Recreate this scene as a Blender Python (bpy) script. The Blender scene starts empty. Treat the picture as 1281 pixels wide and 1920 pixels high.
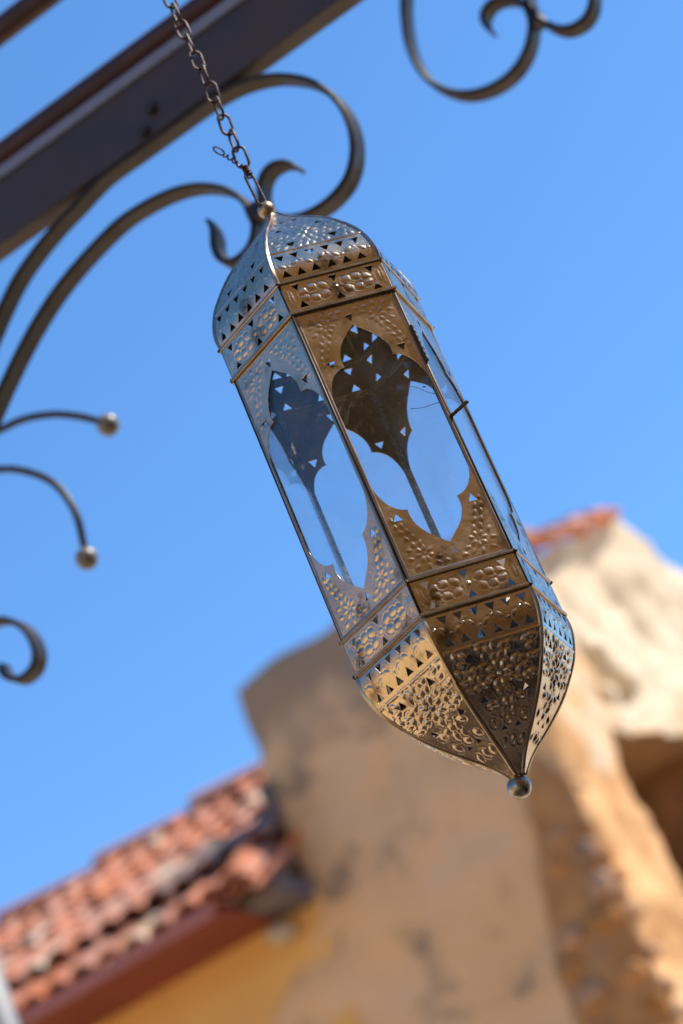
import bpy, bmesh, math, random
import numpy as np
from mathutils import Vector, Matrix, noise
from mathutils.geometry import delaunay_2d_cdt

random.seed(7)
rng = np.random.default_rng(7)
C = bpy.context.scene.collection
sc = bpy.context.scene
R_ = math.radians

# ------------------------------------------------------------------ camera
CAM_PITCH, CAM_ROLL = R_(25.6818), R_(-23.0571)
cam = bpy.data.cameras.new('camera')
cam.sensor_fit = 'VERTICAL'; cam.sensor_height = 36.0; cam.sensor_width = 24.0
cam.lens = 85.0
cam.clip_start = 0.05; cam.clip_end = 2000
cam_o = bpy.data.objects.new('camera', cam); C.objects.link(cam_o)
fwd = Vector((0, math.cos(CAM_PITCH), math.sin(CAM_PITCH)))
r0 = Vector((1, 0, 0)); u0 = r0.cross(fwd)
cr, sr = math.cos(CAM_ROLL), math.sin(CAM_ROLL)
rx = cr * r0 + sr * u0; uy = -sr * r0 + cr * u0
M = Matrix((rx, uy, -fwd)).transposed().to_4x4()
M.translation = (0, 0, 1.6)
cam_o.matrix_world = M
cam.dof.use_dof = True
cam.dof.focus_distance = 1.715
cam.dof.aperture_fstop = 5.8
cam.dof.aperture_blades = 9
sc.camera = cam_o

# ------------------------------------------------------------------ light
SUN_EL = R_(49)
SUN_DIR = Vector((0.998, 0.06, 0.0)).normalized() * math.cos(SUN_EL) + Vector((0, 0, math.sin(SUN_EL)))
world = bpy.data.worlds.new('World'); sc.world = world
world.use_nodes = True
nt = world.node_tree
sky = nt.nodes.new('ShaderNodeTexSky')
sky.sky_type = 'NISHITA'; sky.sun_disc = False
sky.sun_elevation = SUN_EL
sky.sun_rotation = math.atan2(SUN_DIR.x, SUN_DIR.y)
sky.altitude = 100; sky.air_density = 1.0; sky.dust_density = 0.0; sky.ozone_density = 9.5
bg = nt.nodes['Background']; bg.inputs[1].default_value = 0.15
hs_ = nt.nodes.new('ShaderNodeHueSaturation'); hs_.inputs['Saturation'].default_value = 1.05; hs_.inputs['Value'].default_value = 0.91; hs_.inputs['Hue'].default_value = 0.4965
nt.links.new(sky.outputs[0], hs_.inputs['Color']); nt.links.new(hs_.outputs[0], bg.inputs[0])
sun = bpy.data.lights.new('sun', 'SUN'); sun.energy = 3.8; sun.angle = R_(0.53); sun.color = (1.0, 0.92, 0.80)
sun_o = bpy.data.objects.new('sun', sun); C.objects.link(sun_o)
sun_o.rotation_euler = SUN_DIR.to_track_quat('Z', 'Y').to_euler()
sc.view_settings.view_transform = 'Standard'; sc.view_settings.look = 'None'
sc.view_settings.gamma = 1.0; sc.view_settings.exposure = 0.9
sc.view_settings.use_curve_mapping = False
sc.cycles.transparent_max_bounces = 24
sc.cycles.max_bounces = 10
sc.cycles.caustics_reflective = False

# ------------------------------------------------------------------ materials
def mat(name, base, rough=0.6, metal=0.0, vary=None, scale=8.0, detail=6.0, rvary=0.0, bump=0.0, bscale=60.0,
        spots=None, sscale=20.0, sthr=(0.58, 0.68), rand=0.0, spec=0.5, coords='Object', stretch=None):
    """principled with noise colour variation, spot layer, roughness variation, fine bump"""
    m = bpy.data.materials.new(name); m.use_nodes = True
    t = m.node_tree; N = t.nodes; L = t.links
    p = N['Principled BSDF']
    p.inputs['Metallic'].default_value = metal
    p.inputs['Specular IOR Level'].default_value = spec
    tc = N.new('ShaderNodeTexCoord'); src = tc.outputs[coords]
    if stretch:
        mp = N.new('ShaderNodeMapping'); mp.inputs['Scale'].default_value = stretch
        L.new(src, mp.inputs[0]); src = mp.outputs[0]
    def nz(sca, det=5.0, rg=0.6):
        n = N.new('ShaderNodeTexNoise'); n.inputs['Scale'].default_value = sca
        n.inputs['Detail'].default_value = det; n.inputs['Roughness'].default_value = rg
        L.new(src, n.inputs['Vector']); return n.outputs['Fac']
    def ramp(f, a, b):
        r = N.new('ShaderNodeMapRange'); r.inputs['From Min'].default_value = a; r.inputs['From Max'].default_value = b
        L.new(f, r.inputs['Value']); return r.outputs[0]
    col = None
    def mix(fac, ca, cb):
        x = N.new('ShaderNodeMix'); x.data_type = 'RGBA'
        L.new(fac, x.inputs[0])
        for i, cc in ((6, ca), (7, cb)):
            if isinstance(cc, tuple): x.inputs[i].default_value = (*cc, 1)
            else: L.new(cc, x.inputs[i])
        return x.outputs[2]
    cur = base
    if vary: cur = mix(ramp(nz(scale, detail), 0.36, 0.64), base, vary)
    if spots: cur = mix(ramp(nz(sscale, 6.0, 0.65), *sthr), cur, spots)
    if rand > 0:
        oi = N.new('ShaderNodeObjectInfo')
        hsv = N.new('ShaderNodeHueSaturation')
        mr = N.new('ShaderNodeMapRange'); mr.inputs['To Min'].default_value = 1 - rand; mr.inputs['To Max'].default_value = 1 + rand
        L.new(oi.outputs['Random'], mr.inputs['Value']); L.new(mr.outputs[0], hsv.inputs['Value'])
        ad = N.new('ShaderNodeMath'); ad.operation = 'MULTIPLY_ADD'; ad.inputs[1].default_value = 17.3; ad.inputs[2].default_value = 0.0
        fr = N.new('ShaderNodeMath'); fr.operation = 'FRACT'
        L.new(oi.outputs['Random'], ad.inputs[0]); L.new(ad.outputs[0], fr.inputs[0])
        ms = N.new('ShaderNodeMapRange'); ms.inputs['To Min'].default_value = 1 - rand * 1.2; ms.inputs['To Max'].default_value = 1 + rand * 0.3
        L.new(fr.outputs[0], ms.inputs['Value']); L.new(ms.outputs[0], hsv.inputs['Saturation'])
        if isinstance(cur, tuple): hsv.inputs['Color'].default_value = (*cur, 1)
        else: L.new(cur, hsv.inputs['Color'])
        cur = hsv.outputs[0]
    if isinstance(cur, tuple): p.inputs['Base Color'].default_value = (*cur, 1)
    else: L.new(cur, p.inputs['Base Color'])
    if rvary > 0:
        r = N.new('ShaderNodeMapRange'); r.inputs['From Min'].default_value = 0.3; r.inputs['From Max'].default_value = 0.7
        r.inputs['To Min'].default_value = max(rough - rvary, 0.03); r.inputs['To Max'].default_value = min(rough + rvary, 1)
        L.new(nz(scale * 2.3, 6.0), r.inputs['Value']); L.new(r.outputs[0], p.inputs['Roughness'])
    else: p.inputs['Roughness'].default_value = rough
    if bump > 0:
        b = N.new('ShaderNodeBump'); b.inputs['Strength'].default_value = 1.0; b.inputs['Distance'].default_value = bump
        L.new(nz(bscale, 8.0, 0.65), b.inputs['Height']); L.new(b.outputs[0], p.inputs['Normal'])
    return m

M_SHEET = mat('tarnished_silver_sheet', (0.60, 0.485, 0.355), 0.235, 1.0, vary=(0.46, 0.36, 0.25), scale=24, rvary=0.09,
              bump=0.0003, bscale=110, spots=(0.15, 0.105, 0.07), sscale=48, sthr=(0.57, 0.72))
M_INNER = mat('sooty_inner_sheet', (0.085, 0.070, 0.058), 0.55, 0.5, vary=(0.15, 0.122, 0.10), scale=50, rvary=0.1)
M_TRIM = mat('tarnished_frame_metal', (0.42, 0.34, 0.25), 0.28, 1.0, vary=(0.25, 0.185, 0.125), scale=26, rvary=0.06)
M_POST = mat('dark_corner_metal', (0.06, 0.045, 0.035), 0.5, 0.7)
M_BALL = mat('steel_ball', (0.40, 0.36, 0.31), 0.27, 1.0, vary=(0.20, 0.165, 0.13), scale=120, rvary=0.1, bump=0.0002, bscale=300)
M_BRASSBALL = mat('worn_brass_ball', (0.46, 0.36, 0.25), 0.40, 1.0, vary=(0.26, 0.19, 0.12), scale=200, rvary=0.1, bump=0.0002, bscale=300)
M_CHAIN = mat('rusty_chain_steel', (0.085, 0.06, 0.05), 0.45, 0.7, vary=(0.045, 0.028, 0.022), scale=150, rvary=0.12, bump=0.0002, bscale=500)
M_IRON = mat('black_brown_iron_paint', (0.008, 0.005, 0.0035), 0.46, 0.0, vary=(0.021, 0.011, 0.006), scale=16, rvary=0.12, bump=0.0006, bscale=90, spec=0.45)
M_BEAM = mat('dark_violet_brown_paint', (0.042, 0.030, 0.031), 0.5, 0.0, vary=(0.062, 0.040, 0.036), scale=10, rvary=0.08, bump=0.0003, bscale=90)
M_STRIP = mat('pale_grey_flashing', (0.23, 0.25, 0.33), 0.4, 0.0, vary=(0.19, 0.205, 0.28), scale=12, rvary=0.1)
M_TUBE = mat('oxblood_paint', (0.055, 0.013, 0.010), 0.5, 0.0, vary=(0.035, 0.010, 0.010), scale=9, rvary=0.1)
M_IBALL = mat('iron_knob', (0.16, 0.15, 0.13), 0.35, 0.1, vary=(0.24, 0.22, 0.19), scale=60, rvary=0.1)
M_TILE = mat('terracotta_tile', (0.40, 0.105, 0.038), 0.85, vary=(0.50, 0.175, 0.075), scale=7, rvary=0.05, bump=0.004, bscale=40,
             spots=(0.30, 0.20, 0.13), sscale=9, sthr=(0.62, 0.72), rand=0.2)
M_LICHEN = mat('lichened_tile', (0.58, 0.45, 0.32), 0.9, vary=(0.48, 0.30, 0.18), scale=6, bump=0.004, bscale=40, rand=0.15)
M_DARKTILE = mat('weathered_and_shadow_tile', (0.10, 0.085, 0.08), 0.9, vary=(0.20, 0.12, 0.09), scale=6, bump=0.004, bscale=40, rand=0.2)
M_MORTAR = mat('pale_mortar', (0.55, 0.48, 0.36), 0.95, vary=(0.42, 0.33, 0.22), scale=6, bump=0.006, bscale=30)
M_GUTTER = mat('red_brown_gutter_paint', (0.40, 0.15, 0.115), 0.36, vary=(0.34, 0.12, 0.09), scale=3, rvary=0.08)
M_SOFFIT = mat('oxblood_soffit_paint', (0.22, 0.042, 0.026), 0.6, vary=(0.17, 0.034, 0.022), scale=3)
M_OCHRE = mat('ochre_render', (0.78, 0.43, 0.125), 0.92, vary=(0.70, 0.37, 0.105), scale=2.2, bump=0.004, bscale=30, rvary=0.03)
M_PLASTER = mat('weathered_brown_plaster', (0.74, 0.465, 0.25), 0.95, vary=(0.70, 0.42, 0.195), scale=1.6, bump=0.012, bscale=22,
                spots=(0.31, 0.215, 0.135), sscale=3.2, sthr=(0.54, 0.66))
def sooty_top(m):
    t = m.node_tree; N = t.nodes; L = t.links; p = N['Principled BSDF']
    old = p.inputs['Base Color'].links[0].from_socket
    tc = N.new('ShaderNodeTexCoord'); sx = N.new('ShaderNodeSeparateXYZ'); L.new(tc.outputs['Object'], sx.inputs[0])
    nz = N.new('ShaderNodeTexNoise'); nz.inputs['Scale'].default_value = 3.2; nz.inputs['Detail'].default_value = 8
    L.new(tc.outputs['Object'], nz.inputs['Vector'])
    ma = N.new('ShaderNodeMath'); ma.operation = 'MULTIPLY_ADD'; ma.inputs[1].default_value = 1.5
    L.new(nz.outputs['Fac'], ma.inputs[0]); L.new(sx.outputs['Z'], ma.inputs[2])
    mr = N.new('ShaderNodeMapRange'); mr.inputs['From Min'].default_value = 6.78; mr.inputs['From Max'].default_value = 7.15; mr.inputs['To Max'].default_value = 0.9
    L.new(ma.outputs[0], mr.inputs['Value'])
    mx = N.new('ShaderNodeMix'); mx.data_type = 'RGBA'
    L.new(mr.outputs[0], mx.inputs[0]); L.new(old, mx.inputs[6]); mx.inputs[7].default_value = (0.27, 0.19, 0.125, 1)
    L.new(mx.outputs[2], p.inputs['Base Color'])
sooty_top(M_PLASTER)
M_LEAD = mat('lead_flashing', (0.11, 0.11, 0.13), 0.6, 0.2, vary=(0.16, 0.15, 0.16), scale=6)
M_STONE = mat('rubble_stone', (0.52, 0.245, 0.08), 0.95, vary=(0.38, 0.165, 0.05), scale=5, bump=0.01, bscale=25, rand=0.25)
M_JOINT = mat('earth_mortar', (0.48, 0.25, 0.095), 0.97, vary=(0.36, 0.175, 0.06), scale=5, bump=0.012, bscale=25)
M_POLE = mat('pale_grey_pole_paint', (0.26, 0.265, 0.27), 0.5, 0.0, vary=(0.22, 0.225, 0.23), scale=6, rvary=0.05)
M_GROUND = mat('dusty_stone_paving', (0.56, 0.42, 0.28), 0.9, vary=(0.62, 0.48, 0.32), scale=0.9, bump=0.01, bscale=8)
M_GOLDWALL = mat('golden_stucco', (0.72, 0.57, 0.33), 0.92, vary=(0.66, 0.50, 0.27), scale=1.2, bump=0.006, bscale=18)
M_BROWNWALL = mat('brown_ochre_stucco', (0.62, 0.32, 0.075), 0.92, vary=(0.54, 0.265, 0.06), scale=1.2, bump=0.006, bscale=18)
M_DARKWOOD = mat('dark_wood', (0.09, 0.05, 0.03), 0.7, vary=(0.06, 0.035, 0.02), scale=5)

# gable wall: tan masonry below, lime wash left on the upper part with an uneven border
def gable_material():
    m = mat('limewashed_gable', (0.66, 0.39, 0.175), 0.95, vary=(0.54, 0.28, 0.11), scale=3.5, bump=0.015, bscale=16,
            spots=(0.30, 0.20, 0.12), sscale=2.2, sthr=(0.62, 0.74))
    t = m.node_tree; N = t.nodes; L = t.links; p = N['Principled BSDF']
    old = p.inputs['Base Color'].links[0].from_socket
    tc = N.new('ShaderNodeTexCoord'); sx = N.new('ShaderNodeSeparateXYZ'); L.new(tc.outputs['Object'], sx.inputs[0])
    nz = N.new('ShaderNodeTexNoise'); nz.inputs['Scale'].default_value = 1.7; nz.inputs['Detail'].default_value = 7
    L.new(tc.outputs['Object'], nz.inputs['Vector'])
    ma = N.new('ShaderNodeMath'); ma.operation = 'MULTIPLY_ADD'; ma.inputs[1].default_value = 2.8
    L.new(nz.outputs['Fac'], ma.inputs[0]); L.new(sx.outputs['Z'], ma.inputs[2])
    mr = N.new('ShaderNodeMapRange'); mr.inputs['From Min'].default_value = 7.0; mr.inputs['From Max'].default_value = 7.5
    L.new(ma.outputs[0], mr.inputs['Value'])
    mx = N.new('ShaderNodeMix'); mx.data_type = 'RGBA'
    L.new(mr.outputs[0], mx.inputs[0]); L.new(old, mx.inputs[6]); mx.inputs[7].default_value = (0.60, 0.485, 0.335, 1)
    L.new(mx.outputs[2], p.inputs['Base Color'])
    return m
M_GABLE = gable_material()

def glass_material():
    m = bpy.data.materials.new('dusty_clear_glass'); m.use_nodes = True
    t = m.node_tree; N = t.nodes; L = t.links
    out = N['Material Output']; N.remove(N['Principled BSDF'])
    tr = N.new('ShaderNodeBsdfTransparent'); tr.inputs[0].default_value = (0.99, 0.995, 0.995, 1)
    gl = N.new('ShaderNodeBsdfGlossy'); gl.inputs['Roughness'].default_value = 0.02
    fr = N.new('ShaderNodeFresnel'); fr.inputs['IOR'].default_value = 1.48
    ge = N.new('ShaderNodeNewGeometry'); io = N.new('ShaderNodeMapRange')
    io.inputs['To Min'].default_value = 1.52; io.inputs['To Max'].default_value = 1 / 1.52
    L.new(ge.outputs['Backfacing'], io.inputs['Value']); L.new(io.outputs[0], fr.inputs['IOR'])
    m1 = N.new('ShaderNodeMixShader'); L.new(fr.outputs[0], m1.inputs[0]); L.new(tr.outputs[0], m1.inputs[1]); L.new(gl.outputs[0], m1.inputs[2])
    df = N.new('ShaderNodeBsdfDiffuse'); df.inputs[0].default_value = (0.6, 0.58, 0.54, 1)
    tc = N.new('ShaderNodeTexCoord'); nz = N.new('ShaderNodeTexNoise'); nz.inputs['Scale'].default_value = 30; nz.inputs['Detail'].default_value = 8
    L.new(tc.outputs['Object'], nz.inputs['Vector'])
    mr = N.new('ShaderNodeMapRange'); mr.inputs['From Min'].default_value = 0.4; mr.inputs['From Max'].default_value = 0.75
    mr.inputs['To Min'].default_value = 0.008; mr.inputs['To Max'].default_value = 0.05
    L.new(nz.outputs['Fac'], mr.inputs['Value'])
    nz2 = N.new('ShaderNodeTexNoise'); nz2.inputs['Scale'].default_value = 320; nz2.inputs['Detail'].default_value = 3
    L.new(tc.outputs['Object'], nz2.inputs['Vector'])
    sp = N.new('ShaderNodeMapRange'); sp.inputs['From Min'].default_value = 0.68; sp.inputs['From Max'].default_value = 0.76; sp.inputs['To Max'].default_value = 0.12
    L.new(nz2.outputs['Fac'], sp.inputs['Value'])
    ad = N.new('ShaderNodeMath'); ad.operation = 'ADD'; L.new(mr.outputs[0], ad.inputs[0]); L.new(sp.outputs[0], ad.inputs[1])
    m2 = N.new('ShaderNodeMixShader'); L.new(ad.outputs[0], m2.inputs[0]); L.new(m1.outputs[0], m2.inputs[1]); L.new(df.outputs[0], m2.inputs[2])
    L.new(m2.outputs[0], out.inputs[0])
    return m
M_GLASS = glass_material()

# ------------------------------------------------------------------ object helpers
def thing(name, label, cat, loc=(0, 0, 0), rz=0.0, group=None, kind=None):
    o = bpy.data.objects.new(name, None); C.objects.link(o)
    o.location = loc; o.rotation_euler = (0, 0, rz); o['label'] = label; o['category'] = cat
    o.empty_display_size = 0.1
    if group: o['group'] = group
    if kind: o['kind'] = kind
    return o

def link(name, me, parent=None, loc=(0, 0, 0), rot=(0, 0, 0)):
    o = bpy.data.objects.new(name, me); C.objects.link(o)
    o.location = loc; o.rotation_euler = rot
    if parent: o.parent = parent
    return o

def mesh(name, verts, faces, mats, smooth=True, fmat=None):
    me = bpy.data.meshes.new(name)
    me.from_pydata([tuple(v) for v in verts], [], faces)
    for m in (mats if isinstance(mats, (list, tuple)) else [mats]): me.materials.append(m)
    if fmat is not None: me.polygons.foreach_set('material_index', np.asarray(fmat, dtype=np.int32))
    if smooth: me.polygons.foreach_set('use_smooth', np.ones(len(me.polygons), dtype=bool))
    me.update(); return me

class MB:
    def __init__(s): s.v = []; s.f = []
    def add(s, v, f):
        o = len(s.v); s.v += [tuple(p) for p in v]; s.f += [tuple(i + o for i in q) for q in f]; return s
    def box(s, a, b):
        x0, y0, z0 = a; x1, y1, z1 = b
        return s.add([(x0, y0, z0), (x1, y0, z0), (x1, y1, z0), (x0, y1, z0), (x0, y0, z1), (x1, y0, z1), (x1, y1, z1), (x0, y1, z1)],
              [(0, 3, 2, 1), (4, 5, 6, 7), (0, 1, 5, 4), (1, 2, 6, 5), (2, 3, 7, 6), (3, 0, 4, 7)])
    def mesh(s, name, m, smooth=False): return mesh(name, s.v, s.f, m, smooth)

def bevel(me, w, seg=2, ang=35):
    bm = bmesh.new(); bm.from_mesh(me)
    bmesh.ops.recalc_face_normals(bm, faces=bm.faces)
    ed = [e for e in bm.edges if len(e.link_faces) == 2 and e.calc_face_angle(0) > R_(ang)]
    bmesh.ops.bevel(bm, geom=ed, offset=w, segments=seg, affect='EDGES', profile=0.5, clamp_overlap=True)
    bm.to_mesh(me); bm.free(); me.update(); return me

def sharpen(me, ang=40):
    me.polygons.foreach_set('use_smooth', np.ones(len(me.polygons), dtype=bool))
    me.set_sharp_from_angle(angle=R_(ang)); return me

def tube(pts, rad, n=10, closed=False, cap=True):
    P = [Vector(p) for p in pts]; k = len(P); V = []; F = []
    rads = rad if isinstance(rad, (list, tuple)) else [rad] * k
    prev = None
    for i in range(k):
        if closed: t = (P[(i + 1) % k] - P[i - 1]).normalized()
        else: t = (P[min(i + 1, k - 1)] - P[max(i - 1, 0)]).normalized()
        if prev is None:
            a = Vector((0, 0, 1)) if abs(t.z) < 0.9 else Vector((1, 0, 0))
            nrm = (a - t * a.dot(t)).normalized()
        else: nrm = (prev - t * prev.dot(t)).normalized()
        prev = nrm; b = t.cross(nrm)
        for j in range(n):
            q = 2 * math.pi * j / n
            V.append(P[i] + (nrm * math.cos(q) + b * math.sin(q)) * rads[i])
    for i in range(k if closed else k - 1):
        for j in range(n):
            a0 = i * n + j; a1 = i * n + (j + 1) % n; i2 = (i + 1) % k
            F.append((a0, a1, i2 * n + (j + 1) % n, i2 * n + j))
    if not closed and cap:
        F.append(tuple(range(n))[::-1]); F.append(tuple((k - 1) * n + j for j in range(n)))
    return V, F

def catmull(pts, sub=6):
    P = [np.array(p, float) for p in pts]; out = []
    for i in range(len(P) - 1):
        p0 = P[max(i - 1, 0)]; p1 = P[i]; p2 = P[i + 1]; p3 = P[min(i + 2, len(P) - 1)]
        for k in range(sub):
            t = k / sub
            out.append(0.5 * ((2 * p1) + (p2 - p0) * t + (2 * p0 - 5 * p1 + 4 * p2 - p3) * t * t + (3 * p1 - p0 - 3 * p2 + p3) * t ** 3))
    out.append(P[-1]); return out

def sphere(rad, nu=28, nv=18, squash=1.0):
    V = []; F = []
    for i in range(nv + 1):
        a = math.pi * i / nv
        for j in range(nu):
            b = 2 * math.pi * j / nu
            V.append((rad * math.sin(a) * math.cos(b), rad * math.sin(a) * math.sin(b), rad * math.cos(a) * squash))
    for i in range(nv):
        for j in range(nu):
            F.append((i * nu + j, (i + 1) * nu + j, (i + 1) * nu + (j + 1) % nu, i * nu + (j + 1) % nu))
    return V, F

def flatbar(sz, width, thick, sub=6, taper=None):
    """flat iron bar bent in the local x-z plane, its width along local y; sz = list of (x, z)"""
    P = catmull(sz, sub); k = len(P); V = []; F = []
    for i in range(k):
        t = P[min(i + 1, k - 1)] - P[max(i - 1, 0)]; t /= np.linalg.norm(t)
        nx, nz_ = -t[1], t[0]
        w = width; th = thick
        if taper:
            f = min(1.0, (k - 1 - i) / (k * taper)); w *= 0.72 + 0.28 * f; th *= 0.55 + 0.45 * f
        c = th * 0.30
        for (a, b) in ((-th / 2, -w / 2 + c), (-th / 2 + c, -w / 2), (th / 2 - c, -w / 2), (th / 2, -w / 2 + c),
                       (th / 2, w / 2 - c), (th / 2 - c, w / 2), (-th / 2 + c, w / 2), (-th / 2, w / 2 - c)):
            V.append((P[i][0] + nx * a, b, P[i][1] + nz_ * a))
    for i in range(k - 1):
        for j in range(8):
            F.append((i * 8 + j, i * 8 + (j + 1) % 8, (i + 1) * 8 + (j + 1) % 8, (i + 1) * 8 + j))
    F.append(tuple(range(8))[::-1]); F.append(tuple((k - 1) * 8 + j for j in range(8)))
    return V, F

# ------------------------------------------------------------------ world frame of the courtyard
YAW = R_(-21.0)                       # every wall, beam and ridge runs along this heading
D = Vector((math.cos(YAW), math.sin(YAW), 0)); Nv = Vector((math.sin(YAW), -math.cos(YAW), 0)); Bv = -Nv
# local frames below: x = along D, y = away from the camera (Bv), z = up

# ------------------------------------------------------------------ ground
gm = MB(); gm.add([(-600, -600, 0), (600, -600, 0), (600, 600, 0), (-600, 600, 0)], [(0, 1, 2, 3)])
g = link('ground', gm.mesh('ground', M_GROUND)); g['kind'] = 'structure'

tr_ = MB(); tr_.box((-4.0, -2.2, 0.002), (4.4, 2.8, 0.06))  # dark slab added out of view to darken the lantern's lower reflections
o = link('added_dark_slab', tr_.mesh('added_dark_slab', mat('dark_slab_tone', (0.05, 0.028, 0.016), 0.7, vary=(0.035, 0.02, 0.012), scale=3))); o['kind'] = 'structure'
# ------------------------------------------------------------------ the houses outside the frame, the last one added for its shade
def house(name, label, loc, rz, w, d, h, wall_m, cols, rows, hipped=True):
    t = thing(name, label, 'house', loc, rz)
    b = MB(); b.box((-w / 2, 0, 0), (w / 2, d, h)); link('wall', b.mesh('wall', wall_m), t)
    r = MB(); e = 0.35; z = h + 0.003; k = 1.5
    r.add([(-w / 2 - e, -e, z), (w / 2 + e, -e, z), (w / 2 + e, d + e, z), (-w / 2 - e, d + e, z), (-w / 2 + d / 2, d / 2, z + k), (w / 2 - d / 2, d / 2, z + k)],
          [(0, 1, 5, 4), (1, 2, 5), (2, 3, 4, 5), (3, 0, 4), (3, 2, 1, 0)])
    link('roof', r.mesh('roof', M_TILE), t)
    wm = MB(); wm.box((-0.45, -0.06, 0), (0.45, 0.02, 1.3)); wm = wm.mesh('shutter', M_DARKWOOD)
    for i in range(cols):
        for j in range(rows):
            link('window', wm, t, ((i - (cols - 1) / 2) * w / cols, 0, 1.0 + j * 2.9))
    return t
house('back_house', 'brown ochre house with dark shutters and hipped tile roof behind the photographer', (3.4, -5.6, 0), R_(180 + 27), 15, 6, 10.5, M_BROWNWALL, 5, 3)
house('left_house', 'sunlit golden house with dark shutters across the courtyard', (-8.5, 0.5, 0), R_(90), 13, 6, 5.5, M_GOLDWALL, 5, 2)
house('added_shade_house', 'plain brown unseen house added to shade the courtyard paving', (5.2, -2.0, 0), R_(-90), 13, 6, 4.4, M_BROWNWALL, 5, 1)  # added out of view to block the sun from the ground under the lantern

# ------------------------------------------------------------------ wall building blocks
def nz3(x, y, z, s, o=0.0):
    return noise.noise(Vector((x * s + o, y * s + o * 1.7, z * s - o)))
def rough(x, y, z, amp):
    return amp * (nz3(x, y, z, 1.1, 3) * 0.9 + nz3(x, y, z, 3.1, 9) * 0.55 + nz3(x, y, z, 8.0, 5) * 0.25)

def wall_grid(u0, u1, zlo, zhi, cell, fn):
    """grid over u, z (zlo/zhi functions of u); fn(u, z) -> point"""
    nu = max(2, int((u1 - u0) / cell)); V = []; F = []
    zmax = max(zhi(u0), zhi(u1)); nzv = max(2, int((zmax - zlo(u0)) / cell))
    for i in range(nu + 1):
        u = u0 + (u1 - u0) * i / nu; a = zlo(u); b = zhi(u)
        for j in range(nzv + 1):
            V.append(fn(u, a + (b - a) * j / nzv))
    for i in range(nu):
        for j in range(nzv):
            a = i * (nzv + 1) + j
            F.append((a, a + nzv + 1, a + nzv + 2, a + 1))
    return V, F

# ------------------------------------------------------------------ plaster tower with its gable end   (origin: foot of its front right corner)
KX, KY = 0.51493, 11.48847
tower = thing('plaster_tower', 'rough brown plastered tower with sunlit gable end and a tiled verge', 'building', (KX, KY, 0), YAW)
TW = 1.53; TTOP = 6.70
def ftop(s): return TTOP + 0.05 * nz3(s, 0, 0, 2.3, 1) - 0.03 * max(0, (-s - 1.30) / 0.25) + 0.02 * (s + 0.8)
def spread(z): return 0.80 * min(1, max(0, (5.40 - z) / 0.7)) ** 1.3
def front(s, z):
    s = s - spread(z) * max(0, min(1, (-s - 0.6) / 0.85)); e = max(0.0, 1 - min(s + TW + spread(z), -s) / 0.12)
    ez = max(0.0, 1 - (ftop(s) - z) / 0.12)
    rnd = 0.01 * max(e, ez) ** 2
    wob = 0.015 * nz3(0, 0, z, 1.5, 2) + 0.02 * nz3(0, 0, z, 5.0, 7)
    ss = s + wob * max(0, min(1, 1 - (s + TW + spread(z)) / 0.25))
    return (ss, rough(s, 0, z, 0.045) + rnd, z + rough(s, 4, z, 0.03) * ez)
V, F = wall_grid(-TW, 0, lambda s: 0, ftop, 0.05, front)
link('front_wall', mesh('front_wall', V, F, M_PLASTER), tower)
V, F = wall_grid(0, 4.6, lambda t: 0, lambda t: TTOP - 0.05 if t < 0.1 else min(TTOP + 0.2, 6.6), 0.15, lambda t, z: (-TW + 0.03 + rough(0, t, z, 0.03), 4.6 - t + 0.03, z))
link('left_wall', mesh('left_wall', V, F, M_PLASTER), tower)
b = MB(); b.box((-TW + 0.05, 0.06, 6.45), (-0.05, 4.5, 6.56)); link('roof_deck', b.mesh('roof_deck', M_MORTAR), tower)

def gtop(t):
    pts = [(0, 6.62), (1.17, 6.93), (2.90, 7.61), (3.25, 7.56), (4.05, 7.45), (4.9, 7.30)]
    for (a, za), (bb, zb_) in zip(pts, pts[1:]):
        if t <= bb: return za + (zb_ - za) * (t - a) / (bb - a) + 0.03 * nz3(t, 0, 0, 3, 4)
    return pts[-1][1]
PITS = [(1.33, 6.25, 0.22, 0.11, 0.42), (1.66, 6.14, 0.16, 0.08, 0.30), (1.1, 5.96, 0.12, 0.06, 0.2), (2.6, 6.7, 0.22, 0.12, 0.06), (0.55, 6.2, 0.15, 0.2, 0.05)]
def gable(t, z):
    d = rough(2, t, z, 0.13) + 0.02
    for (pt, pz, a, bb, dep) in PITS:
        q = ((t - pt) / a) ** 2 + ((z - pz) / bb) ** 2
        d -= dep * math.exp(-q ** 2)
    e = max(0.0, 1 - t / 0.12)
    edge = 0.06 * e ** 2
    return (d - edge, t - 0.0 + rough(5, t, z, 0.03) * (1 if t > 0.05 else 0.3), z)
OT0, OT1, OZ = 0.97, 2.7, 5.76
def soff(t): return OZ + 0.12 * (t - OT0)
for nm, a in (('pier', (0, OT0, lambda t: 0, gtop)), ('lintel', (OT0, OT1, soff, gtop)), ('gable_wall', (OT1, 4.9, lambda t: 0, gtop))):
    V, F = wall_grid(a[0], a[1], a[2], a[3], 0.045, gable)
    link(nm, mesh(nm, V, F, M_GABLE), tower)
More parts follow.
